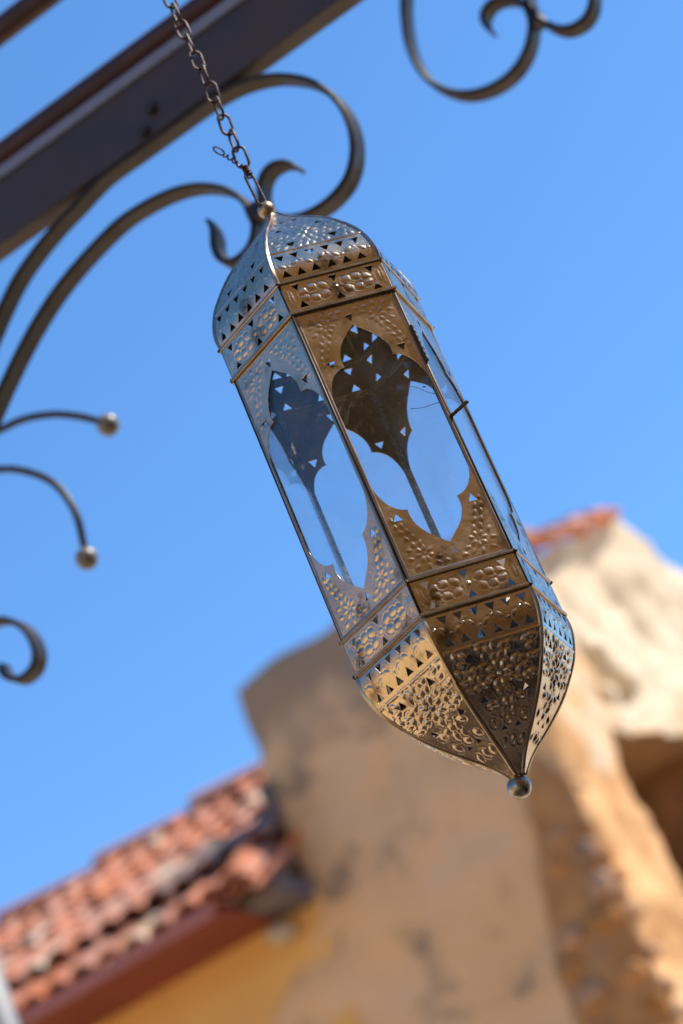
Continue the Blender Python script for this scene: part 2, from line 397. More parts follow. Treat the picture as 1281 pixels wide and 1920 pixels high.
# the deep opening: near jamb, far jamb, soffit, back wall
DEP = 1.25
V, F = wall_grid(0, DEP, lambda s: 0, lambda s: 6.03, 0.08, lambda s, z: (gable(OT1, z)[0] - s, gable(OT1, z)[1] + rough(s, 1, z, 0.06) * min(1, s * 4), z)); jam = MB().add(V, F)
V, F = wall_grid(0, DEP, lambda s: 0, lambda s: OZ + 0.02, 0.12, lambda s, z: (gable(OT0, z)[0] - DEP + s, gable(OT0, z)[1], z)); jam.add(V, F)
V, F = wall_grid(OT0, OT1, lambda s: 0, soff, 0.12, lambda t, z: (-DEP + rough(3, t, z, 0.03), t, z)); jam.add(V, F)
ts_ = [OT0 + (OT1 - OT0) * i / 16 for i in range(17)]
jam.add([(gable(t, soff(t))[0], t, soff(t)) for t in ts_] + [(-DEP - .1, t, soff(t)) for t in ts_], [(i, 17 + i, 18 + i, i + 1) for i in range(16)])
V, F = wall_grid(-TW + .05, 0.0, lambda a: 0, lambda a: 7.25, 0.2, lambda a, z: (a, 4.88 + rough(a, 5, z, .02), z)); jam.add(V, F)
link('opening_reveal', jam.mesh('opening_reveal', mat('shaded_rubble_core', (0.25, 0.135, 0.06), 0.97, vary=(0.36, 0.19, 0.075), scale=3.5, bump=0.02, bscale=14), True), tower)  # masonry tone darkened here, so the recess shade is partly in the colour

# barrel tile mesh: axis along local y (front end at y=0 wide), lying on z=0
def barrel(L, r0, r1, th, arc=170, n=8, inv=False):
    V = []; F = []
    for k, (y, r) in enumerate(((0, r0), (L, r1))):
        for ring in (r, r - th):
            for j in range(n + 1):
                a = R_((180 - arc) / 2 + arc * j / n)
                z = ring * math.sin(a) - (0 if not inv else 0)
                V.append((-ring * math.cos(a), y, (z if not inv else -z) * 0.8))
    m = n + 1
    for j in range(n):
        F.append((j, j + 1, 2 * m + j + 1, 2 * m + j)); F.append((m + j, 3 * m + j, 3 * m + j + 1, m + j + 1))
        F.append((j, m + j, m + j + 1, j + 1)); F.append((2 * m + j, 2 * m + j + 1, 3 * m + j + 1, 3 * m + j))
    F.append((0, 2 * m, 3 * m, m)); F.append((n, m + n, 3 * m + n, 2 * m + n))
    me = mesh('tile', V, F, M_TILE)
    bm = bmesh.new(); bm.from_mesh(me); bmesh.ops.recalc_face_normals(bm, faces=bm.faces); bm.to_mesh(me); bm.free()
    return sharpen(me, 35)

vt = barrel(0.36, 0.105, 0.085, 0.016); ve = barrel(0.36, 0.085, 0.07, 0.016, inv=True)
for k in range(9):
    t0 = 0.18 + k * 0.278; ang_ = math.atan2(gtop(t0 + 0.28) - gtop(t0), 0.28)
    for (me, ds, dz) in ((vt, -0.02, 0.055), (ve, 0.075, 0.075), (vt, -0.17, 0.075)):
        link('verge_tile', me, tower, (ds + random.uniform(-.012, .012), t0, gtop(t0) + dz), (ang_ - 0.05 + random.uniform(-.03, .03), random.uniform(-.06, .06), random.uniform(-.06, .06)))

# exposed rubble stones on the front wall below, and along the sunlit corner
def stone_mesh(seed):
    bm = bmesh.new(); bmesh.ops.create_icosphere(bm, subdivisions=2, radius=0.5)
    for v in bm.verts:
        p = v.co.copy(); q = Vector((abs(p.x) ** 0.6 * math.copysign(1, p.x), abs(p.y) ** 0.7 * math.copysign(1, p.y), abs(p.z) ** 0.6 * math.copysign(1, p.z))) * 0.62
        v.co = q * (1 + 0.22 * noise.noise(p * 2.5 + Vector((seed * 3.1, 0, 0))))
    me = bpy.data.meshes.new('stone'); bm.to_mesh(me); bm.free(); me.materials.append(M_STONE)
    return sharpen(me, 50)
stones = [stone_mesh(i) for i in range(5)]
def stone(s, t, z, sx, sy, sz):
    o = link('stone', random.choice(stones), tower, (s, t, z), (random.uniform(-.15, .15), random.uniform(-.25, .25), random.uniform(-.2, .2)))
    o.scale = (sx, sy, sz)
def bare_edge(z): return -0.13 - 0.33 * min(1, max(0, (5.5 - z) / 1.1)) ** 0.7 + 0.035 * nz3(0, 1, z, 5, 3)
V, F = wall_grid(0, 1, lambda a: 2.6, lambda a: 5.52 - 0.2 * a, 0.04, lambda a, z: (bare_edge(z) * (1 - a) - 0.015 * a, front(bare_edge(z) * (1 - a) - 0.015 * a, z)[1] - 0.02 - 0.02 * math.sin(a * math.pi) + rough(7, a * .4, z, 0.03), z))
link('bare_masonry', mesh('bare_masonry', V, F, M_JOINT), tower)
z = 3.3
while z < 5.05:
    h = random.uniform(0.13, 0.22); s = bare_edge(z) + random.uniform(0.0, 0.06)
    while s < -0.07:
        w = min(random.uniform(0.16, 0.32), -s + 0.02)
        if random.random() < 0.85: stone(s + w / 2, front(max(-1.4, min(s + w / 2, -.02)), z)[1] - 0.02 + random.uniform(-.03, .02), z + h / 2, w * 0.95, 0.10, h * 0.93)
        s += w
    z += h
z = 2.9
while z < 5.6:
    h = random.uniform(0.07, 0.14)
    if random.random() < 0.6:
        w = random.uniform(0.10, 0.24)
        stone(-0.015 + random.uniform(-.02, .01), w / 2 + 0.05, z + h / 2, 0.09, w, h * 0.94)
    z += h

# ------------------------------------------------------------------ tiled house left of the tower
hs = thing('tiled_house', 'low ochre house with terracotta barrel tile roof and red gutter', 'house', (KX, KY, 0), YAW)
HX0, HX1 = -5.6, -1.54
EY, EZ, RY, RZ = -0.45, 5.490, 1.75, 6.83
pitch = math.atan2(RZ - EZ, RY - EY); SL = math.hypot(RZ - EZ, RY - EY)
V, F = wall_grid(HX0, HX1, lambda s: 0, lambda s: 5.394, 0.12, lambda s, z: (s, 0.0 + rough(s, 9, z, 0.012), z)); hw = MB().add(V, F)
hw.box((HX0, 0.12, 0), (HX1 - 0.03, 3.4, 5.3))
link('wall', hw.mesh('wall', M_OCHRE, True), hs)
rf = MB()
rf.add([(HX0, EY + 0.06, EZ - 0.02), (HX1, EY + 0.06, EZ - 0.02), (HX1, RY, RZ - 0.06), (HX0, RY, RZ - 0.06), (HX0, EY + 0.06, EZ - 0.08), (HX1, EY + 0.06, EZ - 0.08), (HX1, RY, RZ - 0.14), (HX0, RY, RZ - 0.14),
        (HX0, 2 * RY - EY, EZ - 0.02), (HX1, 2 * RY - EY, EZ - 0.02)],
       [(0, 1, 2, 3), (4, 7, 6, 5), (0, 4, 5, 1), (1, 5, 6, 2), (0, 3, 7, 4), (3, 2, 9, 8)])
roof = link('roof', rf.mesh('roof', M_DARKTILE), hs)
cover = [barrel(0.42, 0.082, 0.062, 0.014), barrel(0.42, 0.080, 0.064, 0.014)]; pan = barrel(0.42, 0.066, 0.078, 0.013, inv=True)
def with_mat(me, m):
    c = me.copy(); c.materials.clear(); c.materials.append(m); return c
cov_l = with_mat(cover[0], M_LICHEN); cov_d = with_mat(cover[0], M_DARKTILE)
PX = 0.168; ROWS = 8; EXP = SL / ROWS
ncol = int((HX1 - HX0) / PX)
for i in range(ncol):
    x = HX1 - 0.07 - i * PX
    for j in range(ROWS):
        d = j * EXP - (0.16 if j == 0 else 0.05)
        y = EY + d * math.cos(pitch); z = EZ + d * math.sin(pitch)
        jx, jr = random.uniform(-.012, .012), random.uniform(-.05, .05)
        me = random.choice(cover)
        near = abs(x - (-2.66)) < 0.36 and j in (2, 3)
        if near and random.random() < 0.6: me = cov_l
        elif random.random() < 0.06: me = cov_l
        elif random.random() < 0.05 or (j in (1, 2, 3) and x > -2.35 and random.random() < 0.55): me = cov_d  # dark tiles beside the tower paint its shadow; the scattered ones are weathered
        lift = 0.052 + (0.0, 0.055, 0.02, 0, 0, 0, 0, 0)[j] + random.uniform(-.008, .014)
        link('roof_tile', me, roof, (x + jx, y, z + lift), (pitch - 0.035 + random.uniform(-.02, .02), jr, random.uniform(-.05, .05)))
        link('pan_tile', pan, roof, (x + PX / 2 + jx * .5, y + 0.02, z + 0.062), (pitch - 0.03, random.uniform(-.03, .03), random.uniform(-.03, .03)))
cap = barrel(0.88, 0.135, 0.105, 0.02, arc=190)
xr = -1.55; 
offs = [-2.86, -2.08, -3.65, -4.45, -5.24]
for x in offs:
    link('ridge_tile', cap, roof, (x - 0.0, RY + random.uniform(-.01, .01), RZ + 0.055), (-0.055 + random.uniform(-.01, .01), random.uniform(-.04, .04), R_(-90)))
# mortar along the ridge, broken lumps at the valley, lead flashing against the tower
V, F = wall_grid(HX0, HX1, lambda s: 0, lambda s: 0.16, 0.06, lambda s, v: (s, RY - 0.16 + v * 0.6 + 0.02 * nz3(s, v, 0, 6), RZ - 0.12 + v + 0.02 * nz3(s, v, 3, 7)))
link('ridge_mortar', mesh('ridge_mortar', V, F, M_MORTAR), roof)
fl = MB(); cosn, sinn = math.cos(pitch), math.sin(pitch)
for k in range(6):
    y0 = EY + 0.25 + k * 0.33; y1 = y0 + 0.35; zz = lambda y: EZ + (y - EY) * math.tan(pitch)
    fl.add([(HX1 - 0.22, y0, zz(y0) + 0.13), (HX1 + 0.03, y0, zz(y0) + 0.16), (HX1 + 0.03, y1, zz(y1) + 0.15), (HX1 - 0.22, y1, zz(y1) + 0.12),
            (HX1 + 0.03, y0, zz(y0) + 0.36), (HX1 + 0.03, y1, zz(y1) + 0.35)], [(0, 1, 2, 3), (1, 4, 5, 2)])
link('flashing', fl.mesh('flashing', M_LEAD), roof)
# box gutter under the eave, pale corbel, tilted end tile
gt = MB(); gt.box((HX0, EY - 0.110, 5.404), (HX1 - 0.27, EY + 0.02, 5.474))
link('gutter', bevel(gt.mesh('gutter', M_GUTTER), 0.008, 3), hs)
sf = MB(); sf.box((HX0, EY - 0.095, 5.396), (HX1 - 0.20, 0.0, 5.412)); link('soffit', sf.mesh('soffit', M_SOFFIT), hs)
vb_ = MB(); vb_.box((HX1 - 0.21, -0.36, 5.402), (HX1 + 0.03, 0.02, 5.52)); link('grey_shade_block', bevel(vb_.mesh('grey_shade_block', M_LEAD), 0.02), hs)  # grey box filling the gap, its tone stands for shade under the roof end
for k in range(5):
    jb = MB(); x = -2.95 - k * 0.6; jb.box((x - 0.014, EY - 0.113, 5.4005), (x + 0.014, EY + 0.022, 5.477)); link('gutter_joint', jb.mesh('gutter_joint', M_GUTTER), hs)
o = link('end_tile', barrel(0.46, 0.105, 0.085, 0.018), roof, (HX1 - 0.09, EY - 0.10, EZ - 0.01), (pitch + 0.06, 0.22, R_(16))); o['label'] = 'larger tilted tile hanging over the gutter end'
cb = sphere(0.5, 14, 9); o = link('corbel', mesh('corbel', *cb, M_MORTAR), hs, (HX1 - 0.19, -0.10, 5.30)); o.scale = (0.15, 0.2, 0.11)

# ------------------------------------------------------------------ pale pole at the lower left
pl = thing('metal_pole', 'pale grey painted pole in front of the tiled roof', 'pole', (-1.085, 4.885, 0))
link('shaft', mesh('shaft', *tube([(0, 0, 0.02 + i * 0.5) for i in range(8)], 0.042, 20), M_POLE), pl)
link('base_plate', bevel((lambda b: b.box((-.11, -.11, 0), (.11, .11, .018)).mesh('base_plate', M_POLE))(MB()), .003), pl)
link('cap', mesh('cap', *sphere(0.05, 18, 10), M_POLE), pl, (0, 0, 3.55))

# ------------------------------------------------------------------ iron beam with scrolls, tubes
bo = (-0.01844, 2.14992, 0.0)
beam = thing('iron_beam', 'dark painted iron beam with two flat iron C scrolls behind the lantern', 'beam', (bo[0], bo[1], 3.14), YAW)
BZ = 3.1401
bm_ = MB(); bm_.box((-2.2, 0, 0), (2.2, 0.0265, 0.073)); link('beam_body', bevel(bm_.mesh('beam_body', M_BEAM), 0.0012), beam)
b = MB(); b.box((-2.2, -0.003, 0.0732), (2.2, 0.0265, 0.0868)); o = link('cover_strip', bevel(b.mesh('cover_strip', M_STRIP), 0.001), beam); o['label'] = 'pale grey strip along the top of the beam'
S1 = [(-0.3189, 3.0192), (-0.2737, 3.0592), (-0.2315, 3.0907), (-0.1948, 3.108), (-0.1602, 3.1195), (-0.1311, 3.1260), (-0.0873, 3.1362), (-0.0344, 3.1366), (0.0172, 3.1366), (0.0642, 3.1360), (0.0967, 3.1310), (0.1226, 3.1216), (0.1461, 3.1078), (0.171, 3.0838), (0.187, 3.0564), (0.1941, 3.0255), (0.1922, 2.9965), (0.1825, 2.9714), (0.1663, 2.9533), (0.1447, 2.9447), (0.1223, 2.9437), (0.1005, 2.9492), (0.0829, 2.9616), (0.0733, 2.9798), (0.0735, 2.9984), (0.0822, 3.0138), (0.094, 3.0198), (0.1071, 3.0175), (0.1175, 3.0092), (0.122, 3.0002)]
S2 = [(-0.42, 2.86), (-0.3564, 2.9311), (-0.3223, 2.9592), (-0.2887, 2.9862), (-0.2564, 3.0098), (-0.2258, 3.0294), (-0.1921, 3.0468), (-0.1608, 3.0585), (-0.1226, 3.0689), (-0.0863, 3.0752), (-0.0568, 3.0743), (-0.029, 3.07), (-0.0031, 3.0618), (0.0202, 3.0481), (0.0407, 3.0283), (0.0526, 3.006), (0.0563, 2.9847), (0.0527, 2.968), (0.0418, 2.9542), (0.0267, 2.9485), (0.0115, 2.9512), (0.0038, 2.9615), (0.0029, 2.9763), (0.007, 2.9893), (0.009, 3.0008), (0.0073, 3.0121)]
S1 = [(-0.56, 2.70), (-0.46, 2.855), (-0.385, 2.955)] + S1
for S in (S1, S2):
    V, F = flatbar([(a, z - BZ) for a, z in S], 0.0265, 0.0066, taper=0.08)
    link('scroll', sharpen(mesh('scroll', [(x, y + 0.0128, z) for x, y, z in V], F, M_IRON), 30), beam)
for (s, z) in ((0.0003, 3.1679), (-0.0174, 3.1484)):
    V, F = tube([(0, 0.002, 0), (0, -0.006, 0), (0, -0.0062, 0)], [0.0065, 0.0065, 0.002], 6)
    link('bolt', sharpen(mesh('bolt', V, F, M_POST), 30), beam, (s, 0, z - BZ))
# a collar tying the two scrolls together behind the lantern's knob
b = MB(); b.box((0.052, -0.002, -0.166), (0.076, 0.024, -0.148)); link('collar', bevel(b.mesh('collar', M_IRON), 0.001), beam)
# hangers of the scroll ends, running up to the beam outside the frame
for lab, z0, y0, nm in (('oxblood painted iron tube running just above the dark beam', 3.2600, 0.026, 'iron_tube'), ('second oxblood iron tube crossing the top left corner', 3.4090, 0.026, 'iron_tube')):
    t = thing(nm, lab, 'pipe', (bo[0], bo[1], z0), YAW)
    L = [(-2.2 + 0.4 * i, y0, 0) for i in range(12)]
    link('pipe', mesh('pipe', *tube(L, 0.0152, 18), M_TUBE), t)
    for xx in (-2.2, 2.2):
        link('end_cap', mesh('end_cap', *sphere(0.0155, 12, 8), M_TUBE), t, (xx, y0, 0))

# scroll bracket in the top right corner
t = thing('scroll_bracket', 'black iron bracket of curled flat bars in the top right corner', 'bracket', (0.31769, 2.42932, 3.218), YAW)
S3 = [(0.10, 3.50), (0.0742, 3.4705), (0.0482, 3.4425), (0.0219, 3.4096), (0.0012, 3.3726), (-0.01, 3.3461), (-0.019, 3.3137), (-0.0212, 3.2808), (-0.0157, 3.2492), (-0.0015, 3.2233), (0.0174, 3.2049), (0.0397, 3.1941), (0.0634, 3.1906), (0.0863, 3.1951), (0.1057, 3.2072), (0.1199, 3.2243), (0.1272, 3.2415), (0.1283, 3.2603), (0.1206, 3.2766), (0.1067, 3.2883), (0.09, 3.291), (0.0775, 3.2826), (0.0749, 3.27), (0.0774, 3.2587)]
S4 = [(0.165, 3.335), (0.1477, 3.3097), (0.1387, 3.2823), (0.134, 3.2559), (0.1367, 3.2325), (0.147, 3.2109), (0.1614, 3.1982), (0.1798, 3.1958), (0.195, 3.2041), (0.2054, 3.2213), (0.2099, 3.2432), (0.206, 3.2634), (0.190, 3.280)]
for S in (S3, S4):
    V, F = flatbar([(a, z - 3.218) for a, z in S], 0.027, 0.0075, taper=0.1)
    link('scroll', sharpen(mesh('scroll', V, F, M_IRON), 30), t)
b = MB(); b.box((0.124, -0.013, 0.012), (0.139, 0.013, 0.032)); link('collar', bevel(b.mesh('collar', M_IRON), 0.001), t)
b = MB(); b.box((-0.6, -0.012, 0.278), (1.2, 0.012, 0.302)); link('top_rail', bevel(b.mesh('top_rail', M_IRON), 0.001), t)

# ornamental bracket at the left edge
t = thing('ball_end_bracket', 'black iron bracket with ball ended rods and a curl at the left edge', 'bracket', (-0.29608, 2.58309, 3.029), YAW)
def zz(L): return [(a, z - 3.029) for a, z in L]
R1 = [(-0.33, 3.10), (-0.27, 3.145), (-0.1993, 3.1581), (-0.127, 3.1529), (-0.0598, 3.1422), (-0.023, 3.135), (0.0175, 3.1163), (0.0507, 3.0917), (0.0721, 3.0708), (0.0824, 3.0587)]
R2 = [(-0.33, 3.09), (-0.27, 3.128), (-0.2068, 3.1332), (-0.1395, 3.12), (-0.0785, 3.094), (-0.0444, 3.0694), (-0.0177, 3.0385), (-0.0046, 3.0067), (-0.0005, 2.9745), (-0.0037, 2.9455), (-0.0075, 2.9194)]
S5 = [(-0.335, 2.90), (-0.2819, 2.9277), (-0.2118, 2.930), (-0.1488, 2.9126), (-0.1255, 2.8953), (-0.1129, 2.8728), (-0.1117, 2.8458), (-0.1231, 2.8298), (-0.1438, 2.8267), (-0.1591, 2.8376), (-0.1641, 2.8509), (-0.1624, 2.8597)]
for S in (R1, R2):
    P = catmull(zz(S), 6)
    ro = link('rod', mesh('rod', *tube([(p[0], 0, p[1]) for p in P], 0.0048, 12), M_IRON), t)
    link('knob', mesh('knob', *sphere(0.0142, 24, 16), M_IBALL), ro, (P[-1][0], 0, P[-1][1]))
V, F = flatbar(zz(S5), 0.027, 0.0075, taper=0.1); link('scroll', sharpen(mesh('scroll', V, F, M_IRON), 30), t)
b = MB(); b.box((-0.352, -0.013, -0.30), (-0.33, 0.013, 0.35)); link('stem', bevel(b.mesh('stem', M_IRON), 0.001), t)

# ------------------------------------------------------------------ lantern
RL = 0.08; HB = 0.2280 / 2; ZU = HB + 0.0274; HG = 1.31 * RL
LC = Vector((0.0406, 1.58186, 2.36966)); PHI = 43.3616
BASE = -0.2615
lan = thing('hanging_lantern', 'six sided pierced silver metal lantern with glass panes on a chain', 'lantern', (LC.x, LC.y, LC.z + BASE))
def face_rot(k): return math.pi / 2 - R_(PHI + 30 + 60 * k)
AP = math.cos(math.pi / 6)

def sheet(name, outline, holes, pts, fmap, th, mats):
    """pierced sheet: constrained triangulation of the outline with holes and relief points, given thickness"""
    verts = []; edges = []
    def addloop(L):
        o = len(verts); verts.extend([Vector(p) for p in L])
        n = len(L); edges.extend([(o + i, o + (i + 1) % n) for i in range(n)])
    addloop(outline)
    for h in holes: addloop(h)
    nb = len(verts)
    segs = np.array([[*verts[a], *verts[b_]] for a, b_ in edges])
    pts = np.asarray(pts)
    def inside(P, poly):
        poly = np.asarray(poly); x, y = P[:, 0], P[:, 1]; r = np.zeros(len(P), bool)
        for (x1, y1), (x2, y2) in zip(poly, np.roll(poly, -1, 0)):
            c = ((y1 > y) != (y2 > y)); 
            with np.errstate(divide='ignore', invalid='ignore'):
                xi = (x2 - x1) * (y - y1) / (y2 - y1) + x1
            r ^= c & (x < xi)
        return r
    ok = inside(pts, outline)
    for h in holes: ok &= ~inside(pts, h)
    pts = pts[ok]
    dmin = np.full(len(pts), 1e9)
    for x1, y1, x2, y2 in segs:
        dx, dy = x2 - x1, y2 - y1; l2 = dx * dx + dy * dy + 1e-18
        tt = np.clip(((pts[:, 0] - x1) * dx + (pts[:, 1] - y1) * dy) / l2, 0, 1)
        dmin = np.minimum(dmin, np.hypot(pts[:, 0] - x1 - tt * dx, pts[:, 1] - y1 - tt * dy))
    pts = pts[dmin > 0.0004]
    verts += [Vector(p) for p in pts]
    vo, eo, fo, _, _, _ = delaunay_2d_cdt(verts, edges, [], 0, 1e-7)
    P = np.array([tuple(v) for v in vo])
    T = np.array([f for f in fo if len(f) == 3])
    cen = P[T].mean(1)
    keep = inside(cen, outline)
    for h in holes: keep &= ~inside(cen, h)
    T = T[keep]
    a = P[T[:, 1]] - P[T[:, 0]]; b_ = P[T[:, 2]] - P[T[:, 0]]
    fl_ = (a[:, 0] * b_[:, 1] - a[:, 1] * b_[:, 0]) < 0
    T[fl_] = T[fl_][:, ::-1]
    outer, inner = fmap(P, th)
    n = len(P)
    cnt = {}
    for t_ in T:
        for i in range(3):
            e = (int(t_[i]), int(t_[(i + 1) % 3])); cnt[e] = 1
    rim = [e for e in cnt if (e[1], e[0]) not in cnt]
    V = [tuple(p) for p in outer] + [tuple(p) for p in inner]
    F = [tuple(int(i) for i in t_) for t_ in T] + [(int(t_[0]) + n, int(t_[2]) + n, int(t_[1]) + n) for t_ in T]
    fm = [0] * len(T) + [1] * len(T)
    for (a_, c_) in rim:
        o = len(V); V += [V[a_], V[c_], V[c_ + n], V[a_ + n]]
        F.append((o, o + 3, o + 2, o + 1)); fm.append(0)
    me = mesh(name, V, F, mats, True, fm)
    return me

def hexgrid(x0, x1, y0, y1, d):
    ys = np.arange(y0, y1, d * 0.866); out = []
    for k, y in enumerate(ys):
        xs = np.arange(x0 + (d / 2 if k % 2 else 0), x1, d)
        out.append(np.stack([xs, np.full_like(xs, y)], 1))
    P = np.concatenate(out); return P + rng.uniform(-d * .12, d * .12, P.shape)

def resample(L, d):
    out = []; n = len(L)
    for i in range(n):
        a = np.array(L[i], float); b_ = np.array(L[(i + 1) % n], float)
        k = max(1, int(np.linalg.norm(b_ - a) / d))
        for j in range(k): out.append(tuple(a + (b_ - a) * j / k))
    return out

def tri(u, v, s, up):
    """pierced triangle with a slightly irregular cut"""
    j = lambda: random.uniform(-.05, .05) * s
    q = 1 if up else -1
    L = [(u - s / 2 + j(), v - q * s * 0.43 + j()), (u + s / 2 + j(), v - q * s * 0.43 + j()), (u + j(), v + q * s * 0.43 + j())]
    return L

class Relief:
    def __init__(s): s.items = []
    def petal(s, u, v, ang, a, b, h, ring=0.0): s.items.append((u, v, ang, a, b, h, ring)); return s
    def flower(s, u, v, n, r, a, b, h, a0=0.0, core=True):
        for k in range(n):
            q = a0 + 2 * math.pi * k / n
            s.petal(u + r * math.cos(q), v + r * math.sin(q), q, a, b, h)
        if core: s.petal(u, v, 0, b * 0.9, b * 0.9, h)
        return s
    def line(s, v, w, h): s.items.append(('L', v, w, h)); return s
    def __call__(s, P):
        z = np.zeros(len(P))
        for it in s.items:
            if it[0] == 'L':
                z += it[3] * np.exp(-((P[:, 1] - it[1]) / it[2]) ** 2); continue
            u, v, ang, a, b_, h, ring = it
            dx, dy = P[:, 0] - u, P[:, 1] - v
            x = (dx * math.cos(ang) + dy * math.sin(ang)) / a; y = (-dx * math.sin(ang) + dy * math.cos(ang)) / b_
            q = x * x + y * y
            dome = np.where(q < 1, 1 - q, 0) ** 1.35 * h * 1.15
            groove = -0.28 * h * np.exp(-((np.sqrt(q) - 1.12) / 0.2) ** 2)
            z += dome + groove
            if ring: z += ring * h * np.exp(-((np.sqrt(q) - 1.35) / 0.13) ** 2)
        # hand-beaten unevenness of the thin sheet
        return z
_wob = [(rng.uniform(20, 90), rng.uniform(0, 6.28), rng.uniform(0, 6.28)) for _ in range(14)]
def wobble(P, amp):
    z = np.zeros(len(P))
    for f_, a, ph in _wob: z += np.sin((P[:, 0] * math.cos(a) + P[:, 1] * math.sin(a)) * f_ * 2 + ph)
    return amp * z / 4

# --- side panel (x = u, z = v, outward = -y)
def half_open():
    return [(0, 1.175), (.050, 1.130), (.100, 1.080), (.145, 1.035), (.183, .985), (.210, .935), (.228, .885), (.236, .835), (.2365, .800), (.232, .768),
            (.275, .758), (.322, .732), (.360, .698), (.392, .655), (.414, .610), (.432, .560), (.447, .505), (.457, .44)]
ho = half_open()
top = [(-u, v) for u, v in ho[::-1]] + ho[1:]
opening = top + [(u, -v) for u, v in top[::-1]]
opening = resample([(u * RL, v * RL) for u, v in opening], 0.004)
hw_, hh_ = 0.474 * RL, 1.405 * RL
outl = resample([(-hw_, -hh_), (hw_, -hh_), (hw_, hh_), (-hw_, hh_)], 0.006)
holes = [opening]
for (u, v, up) in ((0, 1.248, False), (-.341, .815, False), (.341, .815, False), (-.35, -.818, True), (.35, -.818, True), (0.01, -1.252, True)):
    holes.append(tri(u * RL, v * RL, 0.088 * RL, up))
rel = Relief()
for sv in (1, -1):
    hp = .00036 if sv > 0 else .00048
    for su in (1, -1):
        U = lambda x: su * x * RL
        Vv = lambda y: sv * y * RL
        A_ = lambda q: math.atan2(sv * math.sin(q), su * math.cos(q))
        rel.flower(U(.25), Vv(1.215), 7, .058 * RL, .038 * RL, .0155 * RL, hp, a0=random.random())
        for (x, y, q) in ((.135, 1.275, 2.9), (.165, 1.325, 2.6), (.352, 1.325, .8), (.385, 1.235, 0), (.372, 1.15, -.6), (.25, 1.105, -1.5), (.315, 1.105, -1.1), (.285, 1.035, -1.0),
                          (.35, 1.04, -1.2), (.315, .965, -1.1), (.375, .965, -1.3), (.345, .90, -1.2), (.40, .90, -1.4), (.405, .835, -1.5), (.25, 1.335, 1.5), (.085, 1.33, 3.0)):
            rel.petal(U(x), Vv(y), A_(q + random.uniform(-.35, .35)), .039 * RL, .0155 * RL, hp * random.uniform(.75, 1.2))
gridp = hexgrid(-hw_, hw_, -hh_, hh_, 0.00115)
gridp = gridp[(np.abs(gridp[:, 1]) > 0.40 * RL)]
def flat_map(P, th):
    z = rel(P) + wobble(P, 0.00016)
    o = np.stack([P[:, 0], -(AP * RL - 0.0006) - z, P[:, 1]], 1)
    i = o.copy(); i[:, 1] += th
    return o, i
me_panel = sheet('side_panel', outl, holes, gridp, flat_map, 0.0005, [M_SHEET, M_INNER])

# frame of raised rounded strips round each panel
def strip(a, b_, w, h, base_y):
    """rounded strip from a to b in the (u, v) plane standing h proud of base_y (towards -y)"""
    a = np.array(a, float); b_ = np.array(b_, float); t = (b_ - a) / np.linalg.norm(b_ - a); n = np.array([-t[1], t[0]])
    prof = [(-w / 2, 0), (-w / 2, h * .55), (-w * .32, h * .92), (0, h), (w * .32, h * .92), (w / 2, h * .55), (w / 2, 0)]
    V = []
    for p in (a, b_):
        for x, y in prof: V.append((p[0] + n[0] * x, base_y - y, p[1] + n[1] * x))
    m = len(prof); F = [(j, j + 1, m + j + 1, m + j) for j in range(m - 1)] + [tuple(range(m))[::-1], tuple(range(m, 2 * m)), (0, m, 2 * m - 1, m - 1)]
    return V, F
fmb = MB(); by = -(AP * RL - 0.0009)
e = 0.4685 * RL
for (a, b_) in (((-e, -1.395 * RL), (-e, 1.395 * RL)), ((e, 1.395 * RL), (e, -1.395 * RL))): fmb.add(*strip(a, b_, 0.0023, 0.0008, by))
for (a, b_) in (((-e + .0015, 1.398 * RL), (e - .0015, 1.398 * RL)), ((e - .0015, -1.398 * RL), (-e + .0015, -1.398 * RL))): fmb.add(*strip(a, b_, 0.0026, 0.0008, by + 0.0003))
me_frame = fmb.mesh('panel_frame', M_TRIM)
bm = bmesh.new(); bm.from_mesh(me_frame); bmesh.ops.recalc_face_normals(bm, faces=bm.faces); bm.to_mesh(me_frame); bm.free(); sharpen(me_frame, 50)
gb = MB(); gb.box((-.472 * RL, -(AP * RL - .0015), -1.39 * RL), (.472 * RL, -(AP * RL - .0030), 1.39 * RL)); me_glass = gb.mesh('glass_pane', M_GLASS)

# --- bands
def band_mesh(name, flip):
    W = 0.486 * RL; H0, H1 = 0.0016, 0.0274 - 0.0012
    outl = resample([(-W, H0), (W, H0), (W, H1), (-W, H1)], 0.005)
    hol = []
    vt_, vb = 0.268 * RL, 0.080 * RL
    for k, u in enumerate((-.355, .005, .362)):
        hol.append(tri(u * RL, vt_, .088 * RL, False)); hol.append(tri(u * RL + .004 * RL, vb, .088 * RL, True))
    rl = Relief(); mid = 0.174 * RL
    for su in (1, -1):
        for (x, y, a) in ((.115, .050, .5), (.115, -.050, -.5), (.215, .058, -.15), (.215, -.058, .15), (.305, .030, -.5), (.305, -.038, .5)):
            rl.petal(su * x * RL, mid + y * RL, su * a, .054 * RL, .041 * RL, .00045 if flip else .00042, ring=.45)
    rl.petal(0, mid, 0, .03 * RL, .03 * RL, .0006, ring=.5)
    for su in (1, -1):
        rl.petal(su * .425 * RL, mid, math.pi / 2, .08 * RL, .014 * RL, .0004)
        rl.petal(su * .455 * RL, mid, math.pi / 2, .12 * RL, .010 * RL, .0004)
    g_ = hexgrid(-W, W, H0, H1, 0.00085)
    def fm(P, th):
        z = rl(P) + wobble(P, .00012)
        sv = -1 if flip else 1
        o = np.stack([P[:, 0], -(AP * RL + 0.0002) - z, P[:, 1] * sv], 1); i = o.copy(); i[:, 1] += th
        if flip: o[:, 0] *= -1; i[:, 0] *= -1
        return o, i
    return sheet(name, outl, hol, g_, fm, .0005, [M_SHEET, M_INNER])
me_band_u = band_mesh('upper_band', False); me_band_l = band_mesh('lower_band', True)

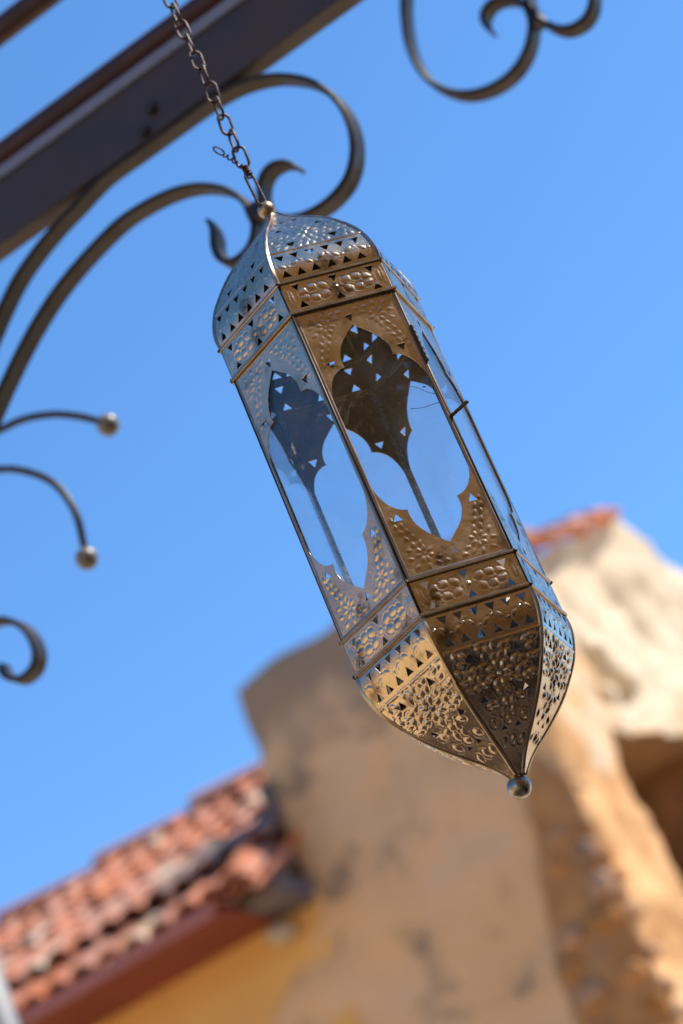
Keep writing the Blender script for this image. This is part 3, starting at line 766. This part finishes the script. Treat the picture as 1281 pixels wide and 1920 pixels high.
# --- dome gores
prof_h = np.array([0, .06, .12, .20, .30, .36, .45, .52, .60, .67, .75, .83, .93, 1.02, 1.10, 1.20, 1.31])
prof_r = np.array([.992, 1.0, 1.003, .992, .962, .938, .895, .845, .790, .735, .668, .590, .480, .375, .270, .160, .070])
def _sm(n):
    hh = np.linspace(0, 1.31, 400); rr = np.interp(hh, prof_h, prof_r)
    k = np.ones(25) / 25; rp = np.pad(rr, 12, mode='reflect', reflect_type='odd'); return hh, np.convolve(rp, k, 'valid')
PH, PR = _sm(0); PH = PH * RL; PR = PR * RL
dS = np.hypot(np.diff(PH), np.diff(PR * AP)); PS = np.concatenate([[0], np.cumsum(dS)])
def gore(name, flip):
    smax = PS[-1]; s0 = 0.0012
    def hwid(s): return np.interp(s, PS, PR) * 0.5 - 0.0003
    ss = np.linspace(s0, smax - 0.0005, 60)
    right = [(float(hwid(s)), float(s)) for s in ss]; left = [(-u, s) for u, s in right[::-1]]
    bott = [(float(u), s0) for u in np.linspace(-right[0][0], right[0][0], 16)[1:-1]]
    outl = right + left + bott
    S = lambda h: float(np.interp(h * RL, PH, PS))
    hol = []
    for u in (-.375, -.232, -.085, .068, .212, .355): hol.append(tri(u * RL, S(.285), .092 * RL, False))
    for u in (-.385, -.245, -.10, .055, .20, .345): hol.append(tri(u * RL, S(.095), .092 * RL, True))
    for u in (-.20, .215): hol.append(tri(u * RL, S(.455), .092 * RL, False))
    for u in (-.20, .19): hol.append(tri(u * RL, S(.76), .08 * RL, not flip))
    for u in (-.07, .06): hol.append(tri(u * RL, S(.98), .062 * RL, False))
    rl = Relief()
    hk = 2.0 if flip else 0.72
    rl.line(S(.372), .0009, .0008)
    # little meander between the two rows of triangles
    for k in range(7):
        u = (-.40 + k * .131) * RL; s_ = S(.19) + (.012 if k % 2 else -.012) * RL
        rl.petal(u, s_, .7 if k % 2 else -.7, .050 * RL, .026 * RL, .00045 * (1.2 if flip else .8), ring=.6)
        rl.petal(u + .06 * RL, S(.19) + (.03 if k % 2 else -.03) * RL, 0, .017 * RL, .014 * RL, .0005 * hk)
    # flower field above
    c0 = S(.62)
    rl.flower(0, c0, 8, .088 * RL, .048 * RL, .030 * RL, .0006 * hk, a0=.2); rl.petal(0, c0, 0, .032 * RL, .032 * RL, .0005 * hk, ring=.5)
    # leaves packed between the flower and the seams
    cents = [np.mean(np.array(h_), 0) for h_ in hol]
    hv = .415; row = 0
    while hv < 1.12:
        half = float(np.interp(hv * RL, PH, PR)) * .5 / RL - .045
        n_ = int(half / .072)
        for k in range(-n_, n_ + 1):
            u = (k + (.5 if row % 2 else 0)) * .072
            if abs(u) > half: continue
            p_ = (u * RL, S(hv))
            if math.hypot(p_[0], p_[1] - c0) < .15 * RL: continue
            if min(math.hypot(p_[0] - c_[0], p_[1] - c_[1]) for c_ in cents) < .062 * RL: continue
            if hv > .72 and abs(u) > .07 and row % 2: continue
            a_ = math.atan2(p_[1] - c0, p_[0]) + random.uniform(-.9, .9)
            k_ = random.uniform(.8, 1.15); p_ = (p_[0] + random.uniform(-.012, .012) * RL, p_[1] + random.uniform(-.014, .014) * RL)
            rl.petal(p_[0], p_[1], a_, .050 * RL * k_, .030 * RL / k_, .00050 * hk * random.uniform(.7, 1.25), ring=.3)
        hv += .066; row += 1
    g_ = hexgrid(-.5 * RL, .5 * RL, s0, smax, 0.00085)
    def fm(P, th):
        z = rl(P) + wobble(P, .00016)
        h = np.interp(P[:, 1], PS, PH); r = np.interp(P[:, 1], PS, PR) * AP
        e_ = 0.0008
        dh = np.interp(P[:, 1] + e_, PS, PH) - np.interp(P[:, 1] - e_, PS, PH); dr = np.interp(P[:, 1] + e_, PS, PR) * AP - np.interp(P[:, 1] - e_, PS, PR) * AP
        l = np.hypot(dh, dr) + 1e-12; no, nh = dh / l, -dr / l           # outward normal in (radial, height)
        # fade relief where the sheet meets its ribs
        edge = np.clip((hwid(P[:, 1]) - np.abs(P[:, 0])) / 0.002, 0, 1); z = z * edge
        sv = -1 if flip else 1; sx = -1 if flip else 1
        o = np.stack([P[:, 0] * sx, -(r + no * z), (h + nh * z) * sv], 1)
        i = np.stack([P[:, 0] * sx, -(r + no * (z - th)), (h + nh * (z - th)) * sv], 1)
        return o, i
    return sheet(name, outl, hol, g_, fm, .0005, [M_SHEET, M_INNER])
me_gore_u = gore('upper_dome_panel', False); me_gore_l = gore('lower_dome_panel', True)

# --- rib strip along a dome seam: lies in the x = 0 plane of a corner, outward = -y
def rib(flip):
    n = 44; hh = np.linspace(0.0015, PH[-1], n); V = []; F = []; sv = -1 if flip else 1
    for h in hh:
        r = float(np.interp(h, PH, PR)); w = min(0.0021, 0.0006 + r * 0.18)
        c30, s30 = math.cos(R_(30)), math.sin(R_(30))
        for (x, off) in ((-1, .0002), (-.72, .0010), (0, .0012), (.72, .0010), (1, .0002)):
            ww = abs(x) * w
            V.append((math.copysign(ww * c30, x) if x else 0.0, -(r + off - ww * s30), h * sv))
        V.append((0, -(r - .0012), h * sv))
    for i in range(n - 1):
        a = i * 6; b_ = a + 6
        for j in range(4): F.append((a + j, a + j + 1, b_ + j + 1, b_ + j))
        F.append((a + 4, a + 5, b_ + 5, b_ + 4)); F.append((a + 5, a, b_, b_ + 5))
    me = mesh('dome_rib', V, F, M_TRIM)
    bm = bmesh.new(); bm.from_mesh(me); bmesh.ops.recalc_face_normals(bm, faces=bm.faces); bm.to_mesh(me); bm.free()
    return sharpen(me, 60)
me_rib_u, me_rib_l = rib(False), rib(True)

Z0 = -BASE
for k in range(6):
    ra = face_rot(k)
    p = link('side_panel', me_panel, lan, (0, 0, Z0), (R_(random.uniform(-.15, .15)), 0, ra + R_(random.uniform(-.15, .15))))
    link('panel_frame', me_frame, p); link('glass_pane', me_glass, p)
    link('upper_band', me_band_u, lan, (0, 0, Z0 + HB), (0, 0, ra))
    link('lower_band', me_band_l, lan, (0, 0, Z0 - HB), (0, 0, ra))
    link('upper_dome_panel', me_gore_u, lan, (0, 0, Z0 + ZU), (0, 0, ra))
    link('lower_dome_panel', me_gore_l, lan, (0, 0, Z0 - ZU), (0, 0, ra))
    rc = math.pi / 2 - R_(PHI + 60 * k)
    if k == 0:
        for L in ([(.174, .188), (.271, .168), (.36, .17), (.451, .176)], [(.262, .41), (.318, .375), (.381, .309), (.459, .261)], [(.366, .372), (.378, .366), (.392, .369)]):
            P_ = catmull([(u * RL, v * RL) for u, v in L], 5)
            link('glass_crack', mesh('glass_crack', *tube([(q_[0], -(AP * RL - .0014), q_[1]) for q_ in P_], .00022 if len(L) == 4 else .0005, 5), M_POST), p)
    link('dome_rib', me_rib_u, lan, (0, 0, Z0 + ZU), (0, 0, rc)); link('dome_rib', me_rib_l, lan, (0, 0, Z0 - ZU), (0, 0, rc))
me_post = mesh('corner_post', *tube([(0, -(RL - .0016), -HB - .026), (0, -(RL - .0016), HB + .026)], 0.0013, 8), M_POST)
me_inner = MB().box((-.0022, -(RL - .0034), -HB), (.0022, -(RL - .0042), HB)).mesh('inner_corner_strip', M_BALL)
for k in range(6): link('inner_corner_strip', me_inner, lan, (0, 0, Z0), (0, 0, math.pi / 2 - R_(PHI + 60 * k)))
for k in range(6): link('corner_post', me_post, lan, (0, 0, Z0), (0, 0, math.pi / 2 - R_(PHI + 60 * k)))

sb = mesh('solder_blob', *sphere(.0017, 10, 7), M_POST)
for k in range(6):
    a = R_(PHI + 60 * k)
    for z_ in (HB, -HB, ZU, -ZU):
        o = link('solder_blob', sb, lan, ((RL + .0006) * math.cos(a), -(RL + .0006) * math.sin(a), Z0 + z_ + random.uniform(-.0006, .0006)))
        q_ = random.uniform(.7, 1.15); o.scale = (q_, q_, q_ * random.uniform(.6, 1.1))
def hexring(zc, hgt, proud, rad=1.0):
    """mitred hexagonal trim with a rounded outer face"""
    prof = [(-.0020, -hgt / 2), (proud * .6, -hgt / 2), (proud, -hgt * .25), (proud, hgt * .25), (proud * .6, hgt / 2), (-.0020, hgt / 2)]
    V = []; F = []; m = len(prof)
    for k in range(6):
        a = R_(PHI + 60 * k)
        for (o_, z_) in prof:
            r = (AP * RL * rad + o_) / AP
            V.append((r * math.cos(a), -r * math.sin(a), z_))
    for k in range(6):
        for j in range(m):
            F.append((k * m + j, k * m + (j + 1) % m, ((k + 1) % 6) * m + (j + 1) % m, ((k + 1) % 6) * m + j))
    me = mesh('trim_ring', V, F, M_TRIM, False)
    bm = bmesh.new(); bm.from_mesh(me); bmesh.ops.recalc_face_normals(bm, faces=bm.faces); bm.to_mesh(me); bm.free()
    return link('trim_ring', me, lan, (0, 0, Z0 + zc))
hexring(HB, .0034, .0018); hexring(-HB, .0030, .0014); hexring(ZU, .0028, .0013); hexring(-ZU, .0030, .0016)

# finials: bottom ball on a little neck, top ball pierced by the hanging loop
tip = (-0.0022, 0.0)
nk = tube([(0, 0, .030), (-.0004, 0, .022), (-.0012, 0, .012)], [.0062, .0050, .0040], 12)
V, F = sphere(0.0086); 
bb = link('bottom_finial', mesh('bottom_finial', V, F, M_BALL), lan, (-.0026, 0, Z0 - .2532))
link('neck', mesh('neck', *tube([(.0012, 0, .014), (.0006, 0, .0075), (0, 0, .004)], [.0058, .0042, .0036], 14), M_TRIM), bb)
V, F = sphere(0.0070); tb = link('top_finial', mesh('top_finial', V, F, M_BRASSBALL), lan, (-.0027, 0, Z0 + .2546))
link('neck', mesh('neck', *tube([(.0014, 0, -.0125), (.0006, 0, -.0075), (0, 0, -.003)], [.0062, .0045, .0036], 14), M_TRIM), tb)
for s in (-1, 1):
    link('eyelet', mesh('eyelet', *tube([(0, s * .0058, .0024), (0, s * .0071, .0026)], [.0024, .0021], 12), M_POST), tb, (0, 0, 0), (0, 0, R_(-28)))
# door latch pin and hinge barrel on the near right corner
ca = R_(PHI); cp = Vector((RL * math.cos(ca), -RL * math.sin(ca), 0))
nrm = Vector((math.cos(R_(PHI - 8)), -math.sin(R_(PHI - 8)), 0))
zl = 0.0005
P = [cp - nrm * .003 + Vector((0, 0, zl)), cp + nrm * .0155 + Vector((0, 0, zl + .0005)), cp + nrm * .0165 + Vector((0, 0, zl + .001))]
link('latch_pin', mesh('latch_pin', *tube(P, .0014, 10), M_CHAIN), lan, (0, 0, Z0))
V, F = tube([tuple(cp * 1.006 + Vector((0, 0, .048 + .0012 * i))) for i in range(28)], [.0013 if i % 4 else .0010 for i in range(28)], 10)
link('hinge', mesh('hinge', V, F, M_POST), lan, (0, 0, Z0))

# ------------------------------------------------------------------ chain
ch = thing('hanging_chain', 'thin rusty steel chain holding the lantern with a twisted wire tail', 'chain', (LC.x - .0027, LC.y, LC.z + .2546))
def linkmesh(L, W, r, nseg=8):
    pts = []; hs_ = L / 2 - W / 2
    for k in range(nseg + 1): a = math.pi * k / nseg; pts.append((W / 2 * math.cos(a), 0, hs_ + W / 2 * math.sin(a)))
    for k in range(nseg + 1): a = math.pi + math.pi * k / nseg; pts.append((W / 2 * math.cos(a), 0, -hs_ + W / 2 * math.sin(a)))
    return mesh('link', *tube(pts, r, 8, closed=True), M_CHAIN)
zc = 2.6243
me_link = linkmesh(.0203, .0096, .0012)
# long wire loop through the knob, two strands
lp = linkmesh(.0350, .0074, .00115); o = link('wire_loop', lp, ch, (-.0012, 0, 2.6436 - zc), (0, R_(-3), R_(35)))
z = 2.6785; k = 0
while z < 3.33:
    dx = -.0043 - (z - 2.6785) * .012 + .0027
    a = R_(18) if k % 2 == 0 else R_(108)
    link('link', me_link, ch, (dx + .0003 * math.sin(k * 2.1), 0, z - zc), (R_(random.uniform(-4, 4)), R_(random.uniform(-5, 5)), a + R_(random.uniform(-14, 14))))
    z += .01695; k += 1
ztop = z
# twisted wire knot between loop and chain, and its tail of little loops
def helix(p0, p1, rad, turns, r, n=60):
    p0, p1 = Vector(p0), Vector(p1); t = (p1 - p0).normalized(); a = t.orthogonal().normalized(); b_ = t.cross(a); pts = []
    for i in range(n + 1):
        f = i / n; q = 2 * math.pi * turns * f
        pts.append(p0 + (p1 - p0) * f + (a * math.cos(q) + b_ * math.sin(q)) * rad)
    return tube(pts, r, 6)
q0 = (-.0016, 0, 2.6585 - zc); q1 = (-.0018, 0, 2.6705 - zc)
kn = MB()
for ph in (0, 1):
    kn.add(*helix((q0[0] + .0006 * ph, 0, q0[2]), (q1[0], 0, q1[2]), .0024, 3.5 + ph, .0008))
link('wire_knot', kn.mesh('wire_knot', M_CHAIN, True), ch)
tl = MB(); a0 = Vector((-.0020, -.002, 2.6660 - zc)); a1 = Vector((-.0128, -.003, 2.6850 - zc))
tl.add(*helix(a0, a1, 0.0015, 4.5, .0007, 80)); tl.add(*helix(a1, a0, .0015, 4.5, .0007, 80))
link('wire_tail', tl.mesh('wire_tail', M_CHAIN, True), ch)
pts = []
for i in range(20):
    a = 2 * math.pi * i / 20; d_ = (a1 - a0).normalized(); n_ = Vector((d_.z, 0, -d_.x))
    pts.append(a1 + d_ * (.0055 - .0055 * math.cos(a)) + n_ * .0022 * math.sin(a))
link('wire_eye', mesh('wire_eye', *tube(pts, .0007, 6, closed=True), M_CHAIN), ch)
# rod above the picture that carries the chain
t = thing('carrier_rod', 'iron rod above the picture that carries the lantern chain', 'rod', (LC.x - .0115, LC.y, ztop - .004), YAW)
link('bar', mesh('bar', *tube([(-2.2 + .4 * i, 0, 0) for i in range(12)], .006, 12), M_IRON), t)
